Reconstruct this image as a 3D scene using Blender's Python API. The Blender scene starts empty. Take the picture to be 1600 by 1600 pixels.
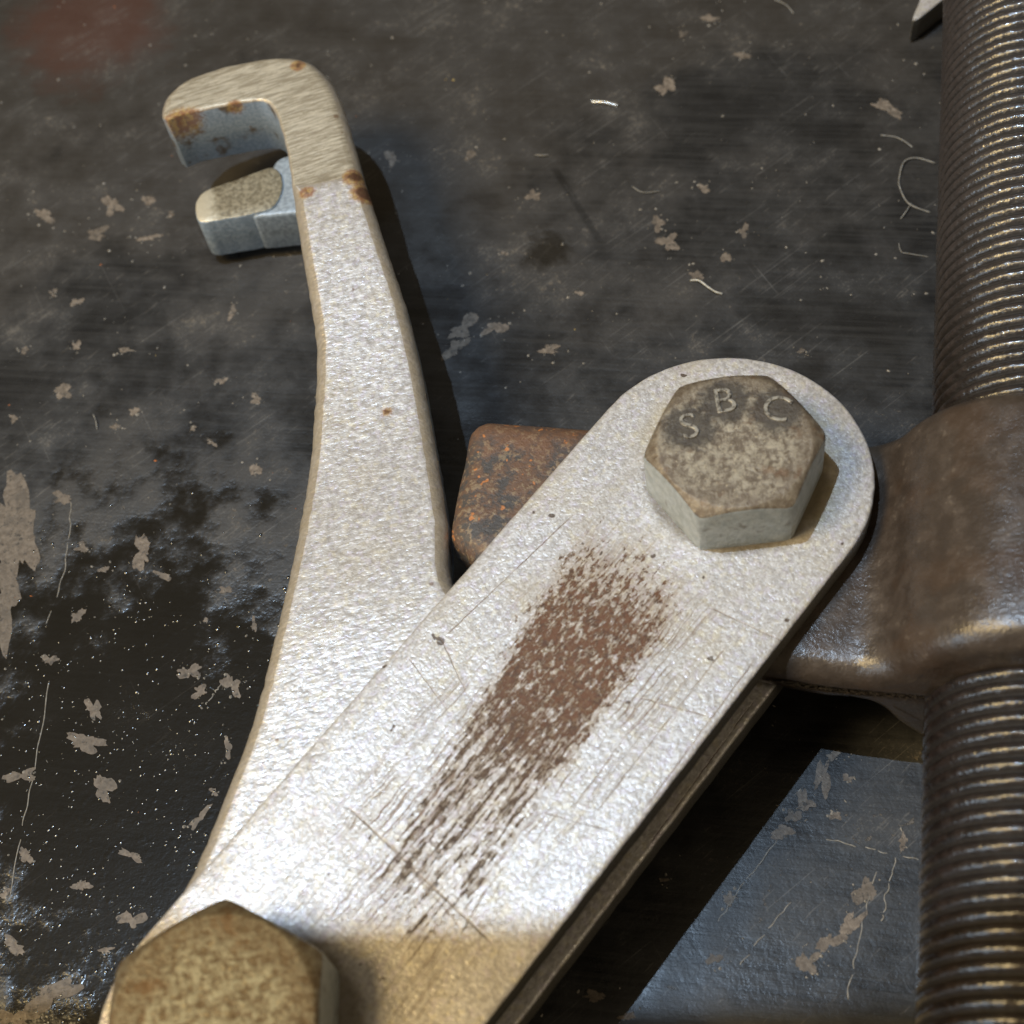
import bpy, bmesh, math, random
from mathutils import Vector, Matrix, noise as mnoise
from mathutils.geometry import delaunay_2d_cdt

# ------------------------------------------------------------------ camera, world, lamps, exposure
S = 0.001                                   # everything below is measured in millimetres
sc = bpy.context.scene
col = sc.collection
cam_d = bpy.data.cameras.new('camera')
cam = bpy.data.objects.new('camera', cam_d); col.objects.link(cam); sc.camera = cam
cam_d.sensor_width = 36.0; cam_d.lens = 55.69
cam_d.clip_start = 0.005; cam_d.clip_end = 20.0
e, r = math.radians(58.9), math.radians(-13.0)
fw = Vector((0, math.cos(e), -math.sin(e))); rt = Vector((1, 0, 0)); up = rt.cross(fw)
cr = rt*math.cos(r) + up*math.sin(r); cu = -rt*math.sin(r) + up*math.cos(r)
cpos = (-fw*235.0 + Vector((0, 0, 41.0)))*S
m = Matrix((cr, cu, -fw)).transposed().to_4x4(); m.translation = cpos
cam.matrix_world = m
cam_d.dof.use_dof = True; cam_d.dof.focus_distance = 0.262; cam_d.dof.aperture_fstop = 22.0

w = bpy.data.worlds.new('World'); sc.world = w; w.use_nodes = True
bg = w.node_tree.nodes['Background']
bg.inputs[0].default_value = (1.0, 0.80, 0.52, 1); bg.inputs[1].default_value = 0.14

def lamp(name, kind, loc, aim, energy, color, **kw):
    d = bpy.data.lights.new(name, kind); o = bpy.data.objects.new(name, d); col.objects.link(o)
    o.location = Vector(loc)*S
    o.rotation_euler = (Vector(aim)-Vector(loc)).to_track_quat('-Z', 'Y').to_euler()
    d.energy = energy; d.color = color
    for k, v in kw.items(): setattr(d, k, v)
    return o
# cool overhead work lamp; its cone edge stands in for a held phone's shadow
LP = Vector((-172, 92, 900)); EDGE = Vector((-20, -57.0, 28)); AIM = Vector((274, 1414, 28))
half = (AIM-LP).angle(EDGE-LP)
lamp('work_lamp', 'SPOT', LP, AIM, 23.0, (0.55, 0.75, 1.0), spot_size=2*half, spot_blend=0.003, shadow_soft_size=0.0028)
# the warm room light
lamp('room_light', 'AREA', (-850, -60, 1200), (0, 0, 20), 18.0, (1.0, 0.74, 0.35), size=0.5)
# cool daylight from a window low on the left
lamp('window_light', 'AREA', (-1000, -420, 480), (20, 0, 20), 4.0, (0.66, 0.83, 1.0), size=0.45)
# weak warm fill added at the near right to lift the lower plate
lamp('near_right_fill', 'AREA', (900, -700, 900), (0, 0, 20), 1.3, (1.0, 0.85, 0.60), size=0.25)

sc.view_settings.view_transform = 'Standard'; sc.view_settings.look = 'None'
sc.view_settings.gamma = 1.0; sc.view_settings.exposure = 0.0; sc.view_settings.use_curve_mapping = False
sc.cycles.use_denoising = True

# ------------------------------------------------------------------ node helpers
class N:
    """a thin wrapper that writes shader maths as plain expressions"""
    def __init__(s, t, sock): s.t, s.s = t, sock
    def _b(s, o, op, rev=False):
        n = s.t.nodes.new('ShaderNodeMath'); n.operation = op
        a, b = (o, s) if rev else (s, o)
        for i, v in enumerate((a, b)):
            if isinstance(v, N): s.t.links.new(v.s, n.inputs[i])
            else: n.inputs[i].default_value = v
        return N(s.t, n.outputs[0])
    def __add__(s, o): return s._b(o, 'ADD')
    def __radd__(s, o): return s._b(o, 'ADD')
    def __sub__(s, o): return s._b(o, 'SUBTRACT')
    def __rsub__(s, o): return s._b(o, 'SUBTRACT', True)
    def __mul__(s, o): return s._b(o, 'MULTIPLY')
    def __rmul__(s, o): return s._b(o, 'MULTIPLY')
    def __truediv__(s, o): return s._b(o, 'DIVIDE')
    def max(s, o): return s._b(o, 'MAXIMUM')
    def min(s, o): return s._b(o, 'MINIMUM')
    def pow(s, o): return s._b(o, 'POWER')
    def abs(s): return s._b(0.0, 'ABSOLUTE')
    def inv(s): return 1.0 - s
    def ss(s, lo, hi, a=0.0, b=1.0):
        n = s.t.nodes.new('ShaderNodeMapRange'); n.interpolation_type = 'SMOOTHSTEP'
        rev = lo > hi
        if rev: lo, hi, a, b = hi, lo, b, a
        s.t.links.new(s.s, n.inputs[0])
        for i, v in enumerate((lo, hi, a, b)): n.inputs[i+1].default_value = v
        return N(s.t, n.outputs[0])

class Mat:
    def __init__(s, name):
        s.m = bpy.data.materials.new(name); s.m.use_nodes = True; s.t = s.m.node_tree
        s.b = s.t.nodes['Principled BSDF']
        tc = s.t.nodes.new('ShaderNodeTexCoord')
        v = s.t.nodes.new('ShaderNodeVectorMath'); v.operation = 'SCALE'; v.inputs[3].default_value = 1000.0
        s.t.links.new(tc.outputs['Object'], v.inputs[0]); s.p = v.outputs[0]
        sx = s.t.nodes.new('ShaderNodeSeparateXYZ'); s.t.links.new(s.p, sx.inputs[0])
        s.x, s.y, s.z = (N(s.t, sx.outputs[i]) for i in range(3))
        g = s.t.nodes.new('ShaderNodeNewGeometry'); sn = s.t.nodes.new('ShaderNodeSeparateXYZ')
        s.t.links.new(g.outputs['True Normal'], sn.inputs[0]); s.nz = N(s.t, sn.outputs[2])
    def vec(s, x, y, z):
        n = s.t.nodes.new('ShaderNodeCombineXYZ')
        for i, v in enumerate((x, y, z)):
            if isinstance(v, N): s.t.links.new(v.s, n.inputs[i])
            else: n.inputs[i].default_value = v
        return n.outputs[0]
    def noise(s, scale, detail=3.0, rough=0.55, dist=0.0, p=None, off=0.0, color=False):
        n = s.t.nodes.new('ShaderNodeTexNoise'); v = s.t.nodes.new('ShaderNodeVectorMath'); v.operation = 'ADD'
        v.inputs[1].default_value = (off*37.7, off*-21.3, off*11.9)
        s.t.links.new(p or s.p, v.inputs[0]); s.t.links.new(v.outputs[0], n.inputs['Vector'])
        n.inputs['Scale'].default_value = scale
        n.inputs['Detail'].default_value = detail; n.inputs['Roughness'].default_value = rough
        n.inputs['Distortion'].default_value = dist
        return n.outputs['Color'] if color else N(s.t, n.outputs[0])
    def vor(s, scale, p=None, feature='F1', out=0, rnd=1.0):
        n = s.t.nodes.new('ShaderNodeTexVoronoi'); n.feature = feature
        s.t.links.new(p or s.p, n.inputs['Vector']); n.inputs['Scale'].default_value = scale
        n.inputs['Randomness'].default_value = rnd
        return n.outputs['Color'] if out == 1 else N(s.t, n.outputs[0])
    def mix(s, f, a, b):
        n = s.t.nodes.new('ShaderNodeMix'); n.data_type = 'RGBA'; n.clamp_factor = True
        if isinstance(f, N): s.t.links.new(f.s, n.inputs[0])
        else: n.inputs[0].default_value = f
        for i, v in ((6, a), (7, b)):
            if isinstance(v, tuple): n.inputs[i].default_value = (*v, 1)
            else: s.t.links.new(v, n.inputs[i])
        return n.outputs[2]
    def lerp(s, f, a, b):
        return a + (b - a)*f if isinstance(b, N) or isinstance(a, N) else f*(b-a) + a
    def dist(s, x, y, sx=1.0, sy=1.0):
        return (((s.x-x)/sx).pow(2.0) + ((s.y-y)/sy).pow(2.0)).pow(0.5)
    def spot(s, x, y, rad, warp, soft=0.35, z=None):
        """an uneven blotch of radius rad mm: 1 inside, 0 outside"""
        d = s.dist(x, y) if z is None else (s.dist(x, y).pow(2.0) + ((s.z-z)*0.7).pow(2.0)).pow(0.5)
        return (d + warp*rad*1.6 - rad*0.8).ss(rad*(1+soft), rad*(1-soft))
    def set(s, color=None, rough=None, metal=None, spec=None, coat=None, coat_rough=None):
        for k, v in (('Base Color', color), ('Roughness', rough), ('Metallic', metal), ('Specular IOR Level', spec),
                     ('Coat Weight', coat), ('Coat Roughness', coat_rough)):
            if v is None: continue
            if isinstance(v, N): s.t.links.new(v.s, s.b.inputs[k])
            elif isinstance(v, tuple): s.b.inputs[k].default_value = (*v, 1)
            elif isinstance(v, float): s.b.inputs[k].default_value = v
            else: s.t.links.new(v, s.b.inputs[k])
    def bump(s, h, strength=1.0):
        n = s.t.nodes.new('ShaderNodeBump'); n.inputs['Distance'].default_value = 0.001; n.inputs['Strength'].default_value = strength
        s.t.links.new(h.s, n.inputs['Height']); s.t.links.new(n.outputs[0], s.b.inputs['Normal'])
        if 'Coat Normal' in s.b.inputs: s.t.links.new(n.outputs[0], s.b.inputs['Coat Normal'])

# ------------------------------------------------------------------ materials
def silver_paint(M, rust=None, grain=1.0, tan=0.0):
    """aluminium paint with visible flakes; returns (color, rough, metal, height)"""
    fl = M.noise(1.15*grain, 2.0, 0.6); fl2 = M.noise(2.3*grain, 1.0, 0.5, off=3.0); lum = M.noise(0.08, 3.0, off=7.0)
    big = M.noise(0.35, 3.0, 0.6, off=11.0)
    c = M.mix(fl.ss(0.30, 0.70), (0.42, 0.395, 0.38), (0.64, 0.62, 0.61))
    c = M.mix(lum.ss(0.45, 0.75)*0.5, c, (0.50, 0.44, 0.345))
    c = M.mix(M.noise(0.9, 1.0, off=21.0).ss(0.52, 0.70)*0.35, c, (0.60, 0.54, 0.66))
    c = M.mix(M.noise(0.8, 1.0, off=31.0).ss(0.55, 0.72)*0.30, c, (0.72, 0.64, 0.42))
    h = fl*0.22 + fl2*0.10 + big*0.16
    return c, M.lerp(fl2.ss(0.3, 0.7), 0.31, 0.54), 0.40, h

def mat_strap():
    M = Mat('scratched_silver_paint')
    c, ro, me, h = silver_paint(M, grain=1.15)
    x, y = M.x, M.y
    wp = M.noise(0.45, 3.0, off=2.0) - 0.5; wp2 = M.noise(0.18, 2.0, off=5.0) - 0.5
    streak = M.noise(1.0, 4.0, 0.65, p=M.vec(x*0.10, y*1.9, 0.0), off=1.0)      # drags along the plate
    fine = M.noise(1.0, 3.0, 0.6, dist=0.25, p=M.vec(x*0.045 + y*0.02, (y + wp2*2.0 + x*0.012)*4.2, x*0.02), off=4.0)
    blot = M.noise(0.95, 5.0, 0.70, dist=0.4, off=9.0)
    # the rubbed and rusted patch between the bolts
    xa = x - 1.0 + wp*7.0 + wp2*8.0 + (streak-0.5)*22.0; ya = y + wp*3.0 + wp2*3.0
    inn = (ya - (x-84.0)*0.16).ss(13.5, 9.5)*(ya + (84.0-x)*0.05).ss(-9.5, -5.5)
    core = xa.ss(34.0, 66.0)*xa.ss(89.0, 81.0)*inn
    tail = xa.ss(17.0, 33.0)*xa.ss(86.0, 74.0)*inn
    gaps = M.noise(1.35, 4.0, 0.68, dist=0.3, off=9.5, p=M.vec(x*0.55, y*1.25, 0.0))
    drag = M.noise(1.0, 5.0, 0.70, off=9.7, p=M.vec(x*0.16, (y + wp2*1.5)*1.7, 0.0))
    low = x.ss(72.0, 44.0)
    gaps = M.lerp(low*0.75, gaps, drag)
    dens = core*0.21 + tail*0.26
    rust = (dens + (blot-0.5)*1.1 + (gaps-0.5)*1.9 + (streak-0.5)*1.0*low).ss(0.27, 0.50)*(core+tail).min(1.0).ss(0.05, 0.3)
    halo = y.ss(-19.0, -13.0)*y.ss(16.0, 8.0)*x.ss(6.0, 26.0)*x.ss(92.0, 78.0)
    lines = (fine + (wp2)*0.2).ss(0.545, 0.63)*halo*(M.noise(0.12, 3.0, off=13.0).ss(0.34, 0.60))
    lines2 = (streak).ss(0.62, 0.70)*halo*0.7*x.ss(95.0, 60.0)
    specks = (M.noise(0.7, 4.0, 0.7, off=17.0) + M.noise(0.09, 2.0, off=19.0)*0.5).ss(0.93, 1.0)*x.ss(50.0, 66.0)*x.ss(100.0, 84.0)*y.ss(-18.0, -8.0)*y.ss(14.0, 10.0)
    rc = M.mix(x.ss(34.0, 70.0) + wp2*0.6, (0.062, 0.038, 0.023), (0.118, 0.048, 0.020))
    rc = M.mix(M.noise(0.8, 4.0, 0.7, off=25.0).ss(0.48, 0.62)*0.6, rc, (0.045, 0.026, 0.017))
    rc = M.mix(M.noise(1.6, 3.0, off=23.0).ss(0.45, 0.75)*0.5, rc, (0.22, 0.155, 0.09))
    cross = None
    for (x0, y0, x1, y1, wd) in SCR:
        L = math.hypot(x1-x0, y1-y0); dx, dy = (x1-x0)/L, (y1-y0)/L
        d = ((x-x0)*(-dy) + (y-y0)*dx + wp*0.35).abs(); t = (x-x0)*dx + (y-y0)*dy
        k = d.ss(wd, wd*0.35)*t.ss(-0.5, 0.8)*t.ss(L+0.5, L-2.0)
        cross = k if cross is None else cross.max(k)
    n_br = M.noise(0.35, 3.0, off=57.0).ss(0.42, 0.60)
    mask = rust.max(lines*0.75).max(lines2).max(specks*0.9).max(cross*0.8)
    smear = (M.noise(0.055, 4.0, 0.6, off=53.0, p=M.vec(x*0.7, y*1.4, 0.0))).ss(0.52, 0.68)
    c = M.mix(smear*0.35, c, (0.38, 0.33, 0.26))
    c = M.mix((core+tail*0.6).min(1.0)*0.40, c, (0.34, 0.235, 0.15))
    wear = (halo*0.20)*streak.ss(0.45, 0.60)
    c = M.mix(wear, c, (0.46, 0.38, 0.27))
    c = M.mix((lines*0.85).max(lines2*0.8), c, (0.17, 0.10, 0.066))
    c = M.mix(rust.max(specks*0.9).max(cross*(0.35+n_br*0.5)), c, rc)
    # warm dirt round the head; room light's yellow coloured in at that end
    dirt = (M.noise(0.16, 4.0, 0.6, off=29.0) - 0.5)*6.0 + M.dist(107.5, -0.5)
    ring = dirt.ss(19.0, 13.5)*x.ss(98.0, 112.0)
    c = M.mix(ring*0.8, c, (0.44, 0.35, 0.19))
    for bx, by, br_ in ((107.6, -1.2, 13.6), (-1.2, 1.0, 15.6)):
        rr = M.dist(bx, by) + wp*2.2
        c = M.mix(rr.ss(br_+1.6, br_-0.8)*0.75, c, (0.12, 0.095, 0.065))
    pits = M.noise(0.42, 2.0, 0.5, off=37.0).ss(0.735, 0.76)
    c = M.mix(pits*0.9, c, (0.09, 0.06, 0.04))
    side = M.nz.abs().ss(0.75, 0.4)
    c = M.mix(side*0.9, c, (0.085, 0.075, 0.055))  # dirty raw edge, darkened further: the side's shade is put into the colour
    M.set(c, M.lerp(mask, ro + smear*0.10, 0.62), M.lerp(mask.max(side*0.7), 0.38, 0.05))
    M.bump(h*M.lerp(mask, 1.0, 0.7) - rust*0.34 - mask*0.10, 0.50)
    return M.m

def mat_jaw():
    M = Mat('rough_cast_silver_paint')
    c, ro, me, h = silver_paint(M, grain=0.72)
    x, y = M.x, M.y
    wp = M.noise(0.5, 3.0, off=41.0); w2 = M.noise(1.6, 4.0, 0.65, off=42.0)
    orange = M.noise(0.85, 3.0, 0.6, off=43.0, p=M.vec(x*0.75, y*1.35, M.z))
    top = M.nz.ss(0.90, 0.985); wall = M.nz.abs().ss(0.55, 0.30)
    # worn edges and bare forged walls
    c = M.mix(M.nz.ss(0.988, 0.95)*(0.55+0.5*wp), c, (0.37, 0.305, 0.215))
    # the hook end is ground to bare metal
    gr = (y + (wp-0.5)*1.6 + (x+18.0)*0.06).ss(86.4, 87.3)
    brush = M.noise(1.0, 4.0, 0.7, p=M.vec((x+y*0.12)*0.22, (y-x*0.12)*2.6, 0.0), off=44.0)
    gc = M.mix(brush.ss(0.40, 0.62), (0.34, 0.29, 0.21), (0.64, 0.575, 0.455))
    gc = M.mix(w2.ss(0.56, 0.72)*0.55, gc, (0.25, 0.20, 0.14))
    c = M.mix(gr*M.nz.ss(0.80, 0.93), c, gc)
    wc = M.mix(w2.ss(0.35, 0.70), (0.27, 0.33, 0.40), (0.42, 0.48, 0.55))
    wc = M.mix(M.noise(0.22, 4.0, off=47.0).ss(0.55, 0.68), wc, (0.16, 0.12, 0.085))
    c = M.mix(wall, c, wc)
    # rust blooms
    rk = None; deep = None
    for (sx, sy, rad) in RUST:
        k = M.spot(sx, sy, rad, w2 - 0.5, z=26.0); d = M.spot(sx, sy, rad*0.62, w2 - 0.5, z=25.5)
        rk = k if rk is None else rk.max(k); deep = d if deep is None else deep.max(d)
    c = M.mix(rk*(0.45+w2*0.8), c, M.mix(M.noise(0.9, 3.0, off=48.0).ss(0.4, 0.62), (0.24, 0.10, 0.035), (0.40, 0.25, 0.075)))
    c = M.mix(deep*0.9, c, (0.10, 0.045, 0.025))
    dots = M.noise(0.30, 2.0, 0.5, off=49.0).ss(0.735, 0.755)
    c = M.mix(dots*0.7, c, (0.20, 0.12, 0.07))
    bare = (gr*M.nz.ss(0.80, 0.93)).max(wall)
    M.set(c, M.lerp(bare, ro, 0.42) + rk*0.3, M.lerp(bare.max(rk), 0.38, 0.45))
    M.bump(M.lerp(bare, h*0.75 + orange*0.36, brush*0.22 + w2*0.12), 0.50)
    return M.m

def mat_prong():
    M = Mat('galvanised_forging')
    w2 = M.noise(1.2, 4.0, 0.65, off=52.0)
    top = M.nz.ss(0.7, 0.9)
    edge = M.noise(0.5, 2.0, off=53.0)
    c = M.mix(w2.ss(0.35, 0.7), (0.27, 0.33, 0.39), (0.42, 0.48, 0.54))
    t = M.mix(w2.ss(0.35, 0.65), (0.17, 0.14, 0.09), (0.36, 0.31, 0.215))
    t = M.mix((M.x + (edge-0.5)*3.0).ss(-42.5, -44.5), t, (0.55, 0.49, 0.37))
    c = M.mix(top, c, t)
    M.set(c, 0.45, 0.4); M.bump(w2*0.18, 0.7); return M.m

def mat_bolt(name, warm, off, dirt=()):
    M = Mat(name)
    n1 = M.noise(0.75, 5.0, 0.70, dist=0.3, off=off); n2 = M.noise(0.22, 3.0, 0.6, off=off+1); n3 = M.noise(1.8, 3.0, off=off+2)
    gridn = M.noise(1.0, 3.0, 0.6, p=M.vec(M.x*1.4, M.y*0.5, 0.0), off=off+3)
    c = M.mix((n1*0.7 + gridn*0.3).ss(0.40, 0.60), (0.140, 0.106, 0.074), warm)
    c = M.mix(n3.ss(0.58, 0.72)*0.7, c, (0.50, 0.42, 0.28))
    rr = M.dist(0.0, 0.0)
    c = M.mix((rr + (n2-0.5)*8.0).ss(7.5, 11.5)*0.55, c, (0.135, 0.098, 0.066))
    c = M.mix(n2.ss(0.58, 0.70)*0.6, c, (0.16, 0.085, 0.04))
    for dx, dy in dirt:                        # grime held inside the letters
        c = M.mix(M.spot(dx, dy, 2.2, n1-0.5, 0.5)*0.85, c, (0.060, 0.050, 0.040))
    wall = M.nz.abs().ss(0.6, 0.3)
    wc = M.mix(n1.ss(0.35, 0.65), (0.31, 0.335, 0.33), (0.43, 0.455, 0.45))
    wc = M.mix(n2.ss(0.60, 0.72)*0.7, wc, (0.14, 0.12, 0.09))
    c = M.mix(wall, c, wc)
    M.set(c, M.lerp(n3, 0.38, 0.62), 0.35); M.bump(n1*0.30 + n3*0.10, 0.7); return M.m

def mat_letter():
    M = Mat('raised_bright_steel'); n = M.noise(1.5, 3.0)
    M.set(M.mix(n.ss(0.35, 0.6), (0.09, 0.075, 0.06), (0.42, 0.385, 0.32)), 0.40, 0.5); return M.m

def mat_yoke():
    M = Mat('oily_dark_casting')
    x, y, z = M.x, M.y, M.z
    n1 = M.noise(0.30, 5.0, 0.62, off=61.0); n2 = M.noise(0.95, 4.0, 0.65, off=62.0); n3 = M.noise(0.10, 3.0, off=63.0); n4 = M.noise(2.4, 2.0, off=64.0)
    c = M.mix(n1.ss(0.35, 0.68), (0.046, 0.034, 0.026), (0.068, 0.050, 0.038))
    c = M.mix(n3.ss(0.50, 0.66)*0.5, c, (0.062, 0.036, 0.021))
    chips = (n2*0.7 + n1*0.5).ss(0.70, 0.76)
    c = M.mix(chips*0.22, c, (0.22, 0.175, 0.13))
    # the dry end of the arm is rusted: local x runs from the screw towards that end
    end = x.ss(50.0, 62.0)
    rc = M.mix((n1*0.6+n2*0.4).ss(0.42, 0.55), (0.060, 0.054, 0.051), (0.130, 0.074, 0.046))
    rc = M.mix(n2.ss(0.54, 0.62)*0.6, rc, (0.26, 0.20, 0.125))
    rc = M.mix((y + (n1-0.5)*16.0).ss(15.0, 23.0)*0.4, rc, (0.17, 0.080, 0.040))
    rc = M.mix(M.noise(0.45, 2.0, off=66.0).ss(0.655, 0.70)*0.8, rc, (0.48, 0.18, 0.05))
    c = M.mix(end, c, rc)
    dry = end*0.9
    M.set(c, M.lerp(dry, M.lerp(n1.ss(0.4, 0.65), 0.32, 0.50), 0.6), 0.10, 0.5, dry.inv()*0.55, 0.22)
    M.bump(M.lerp(end, n1*0.14 + n2*0.15, n1*0.3 + n2*0.24) + n4*0.08, 0.75); return M.m

def mat_screw():
    M = Mat('greased_dark_steel')
    n1 = M.noise(0.5, 4.0, 0.6, off=71.0); n2 = M.noise(1.3, 3.0, 0.6, off=72.0); n3 = M.noise(0.06, 2.0, off=73.0)
    c = M.mix(n1.ss(0.35, 0.65), (0.010, 0.007, 0.006), (0.024, 0.0165, 0.014))
    c = M.mix((M.x + (n1-0.5)*40.0).ss(15.0, 75.0)*0.4, c, (0.07, 0.06, 0.058))          # far end paled: its cool sheen put into the colour
    rad = (M.y.pow(2.0) + M.z.pow(2.0)).pow(0.5)
    root = (rad + (n2-0.5)*0.6).ss(14.82, 14.42)                          # grease and dirt packed in the roots
    c = M.mix(root*0.9, c, (0.011, 0.008, 0.006))
    M.set(c, M.lerp(root, M.lerp(n2.ss(0.35, 0.65), 0.28, 0.50), 0.7), 0.0, 0.35, M.lerp(root, 1.0, 0.0), M.lerp(n1.ss(0.35, 0.65), 0.05, 0.15))
    M.bump(n2*0.16 + n1*0.22, 0.8); return M.m

def mat_bench():
    M = Mat('worn_black_bench_coating')
    x, y = M.x, M.y
    n0 = M.noise(0.022, 4.0, 0.55, off=81.0); n1 = M.noise(0.10, 5.0, 0.62, off=82.0); n2 = M.noise(0.8, 4.0, 0.65, off=83.0); n3 = M.noise(2.2, 2.0, 0.5, off=84.0)
    br = M.noise(1.0, 4.0, 0.65, p=M.vec((x-y*0.35)*0.035, (y+x*0.35)*1.1, 0.0), off=85.0)        # faint brush marks
    c = M.mix(n1.ss(0.30, 0.70), (0.0125, 0.0125, 0.013), (0.032, 0.0315, 0.032))
    c = M.mix(br.ss(0.40, 0.70)*0.45, c, (0.046, 0.045, 0.0445))
    dusty = (n0*0.9 + n1*0.35 + (y-60.0)*0.0022).ss(0.58, 0.78)
    c = M.mix(dusty*0.5, c, (0.050, 0.043, 0.036))
    c = M.mix((n1*0.5+n2*0.5).ss(0.56, 0.66)*0.45*dusty, c, (0.10, 0.088, 0.074))
    RX, RY = [(-67.42, 175.73)][0]
    red = M.spot(RX, RY, 9.0, n1*2.0-1.0, 0.9)
    c = M.mix(red*0.5, c, (0.085, 0.034, 0.024))
    scuff = M.noise(1.0, 3.0, 0.7, p=M.vec((x+y*0.6)*0.16, (y-x*0.6)*1.5, 0.0), off=88.0)
    c = M.mix((scuff + n1*0.35).ss(0.80, 0.90)*0.45, c, (0.12, 0.11, 0.10))
    c = M.mix((n3*0.5 + n1*0.5).ss(0.60, 0.66)*0.35, c, (0.13, 0.12, 0.105))
    (QX, QY), (TX, TY) = [(24.33, 101.77), (28.73, 81.05)]
    ql = math.hypot(TX-QX, TY-QY); ux, uy = (TX-QX)/ql, (TY-QY)/ql
    sm = ((x-QX)*(-uy) + (y-QY)*ux + (n2-0.5)*1.2).abs().ss(1.1, 0.3)*((x-QX)*ux + (y-QY)*uy).ss(-1.0, 1.0)*((x-QX)*ux + (y-QY)*uy).ss(ql+1.0, ql-1.0)
    c = M.mix(sm*0.6, c, (0.010, 0.009, 0.008))
    hair = M.noise(1.0, 2.0, 0.5, p=M.vec((x*0.9+y*0.45)*0.03, (y*0.9-x*0.45)*2.4, 0.0), off=89.0)*1.0
    hair2 = M.noise(1.0, 2.0, 0.5, p=M.vec((y*0.96-x*0.28)*0.03, (x*0.96+y*0.28)*2.2, 0.0), off=90.0)
    c = M.mix((hair.ss(0.66, 0.72)*0.55).max(hair2.ss(0.70, 0.75)*0.5)*n1.ss(0.40, 0.60), c, (0.13, 0.125, 0.12))
    fl = (n2*0.65 + n1*0.45).ss(0.685, 0.715)*n0.ss(0.35, 0.6)
    c = M.mix(fl*0.6, c, (0.15, 0.125, 0.10))
    # spilled oil near the pivot: darker, glossy, full of grit
    oil = (M.dist(-70.0, -12.0, 34.0, 52.0)*0.33 + n1*0.75).ss(0.80, 0.62)
    OX, OY = [(17.48, 81.73)][0]
    oil2 = M.spot(OX, OY, 2.6, (n1-0.5)*3.0 + (n2-0.5)*0.6, 0.9)*0.75
    oil = oil.max(oil2)
    c = M.mix(oil*0.85, c, (0.009, 0.0075, 0.005))
    drop = M.noise(0.85, 3.0, 0.65, off=87.0)*1.0 + M.vor(0.6, rnd=1.0).ss(0.45, 0.10)*M.noise(0.3, 3.0, 0.7, off=86.0).ss(0.46, 0.56)*0.45
    M.set(c, M.lerp(oil, M.lerp((n1*0.5+n0*0.5).ss(0.38, 0.62), 0.27, 0.52), 0.17), 0.0, 0.5)
    M.bump((n2*0.07 + br*0.06 + n3*0.03 + n1*0.25)*(1.0-oil*0.85) - fl*0.08 + oil*drop*0.04, 0.8); return M.m

def mat_patch():
    M = Mat('bare_board_under_coating'); n = M.noise(0.9, 4.0, 0.65); n2 = M.noise(0.25, 3.0, off=4.0)
    c = M.mix(n.ss(0.35, 0.65), (0.120, 0.095, 0.074), (0.225, 0.185, 0.148))
    c = M.mix(n2.ss(0.5, 0.65)*0.6, c, (0.085, 0.074, 0.064))
    c = M.mix(M.noise(0.7, 4.0, 0.7, off=6.0).ss(0.56, 0.63)*0.9, c, (0.026, 0.025, 0.024))
    oi = M.t.nodes.new('ShaderNodeObjectInfo'); rn = N(M.t, oi.outputs['Random'])
    c = M.mix(rn*0.55, c, (0.075, 0.062, 0.050))
    M.set(c, 0.55, 0.0, 0.35); M.bump(n*0.25, 0.7); return M.m

def plain(name, color, rough=0.6, metal=0.0):
    M = Mat(name); n = M.noise(1.2, 3.0)
    d = tuple(v*0.6 for v in color)
    M.set(M.mix(n.ss(0.3, 0.7), d, color), rough, metal); return M.m

# ------------------------------------------------------------------ mesh helpers
def link(name, me, mat, parent=None, smooth=True):
    o = bpy.data.objects.new(name, me); col.objects.link(o)
    if mat: me.materials.append(mat)
    if smooth: me.polygons.foreach_set('use_smooth', [True]*len(me.polygons))
    if parent: o.parent = parent
    return o
def mesh(name, vs, fs):
    me = bpy.data.meshes.new(name); me.from_pydata([tuple(c*S for c in v) for v in vs], [], fs); me.update(); return me
def fix_normals(me, sharp=None):
    bm = bmesh.new(); bm.from_mesh(me); bmesh.ops.recalc_face_normals(bm, faces=bm.faces)
    if sharp:
        for ed in bm.edges:
            if len(ed.link_faces) == 2 and ed.calc_face_angle(0) > math.radians(sharp): ed.smooth = False
    bm.to_mesh(me); bm.free()
def tag(o, label=None, cat=None, group=None, kind=None):
    for k, v in (('label', label), ('category', cat), ('group', group), ('kind', kind)):
        if v: o[k] = v
    return o
def empty(name, loc=(0, 0, 0), rz=0.0):
    o = bpy.data.objects.new(name, None); col.objects.link(o); o.location = Vector(loc)*S; o.rotation_euler = (0, 0, rz)
    o.empty_display_size = 0.01; return o
def spline(pts, n, closed=True):
    """Catmull-Rom through pts, resampled to n points of equal spacing"""
    P = [Vector(p) for p in pts]; L = len(P); raw = []
    segs = L if closed else L-1
    for i in range(segs):
        if closed: a, b, c, d = P[i-1], P[i], P[(i+1) % L], P[(i+2) % L]
        else: a, b, c, d = P[max(i-1, 0)], P[i], P[i+1], P[min(i+2, L-1)]
        for k in range(24):
            t = k/24
            raw.append(0.5*((2*b) + (c-a)*t + (2*a-5*b+4*c-d)*t*t + (3*b-a-3*c+d)*t**3))
    if not closed: raw.append(P[-1])
    if closed: raw.append(raw[0])
    acc = [0.0]
    for i in range(1, len(raw)): acc.append(acc[-1] + (raw[i]-raw[i-1]).length)
    out = []; j = 0; cnt = n if closed else n-1
    for k in range(n):
        s = acc[-1]*k/cnt
        while j < len(raw)-2 and acc[j+1] < s: j += 1
        f = (s-acc[j])/max(acc[j+1]-acc[j], 1e-9); out.append(raw[j].lerp(raw[j+1], f))
    return out
def area2(P): return sum(P[i-1][0]*P[i][1]-P[i][0]*P[i-1][1] for i in range(len(P)))
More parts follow.
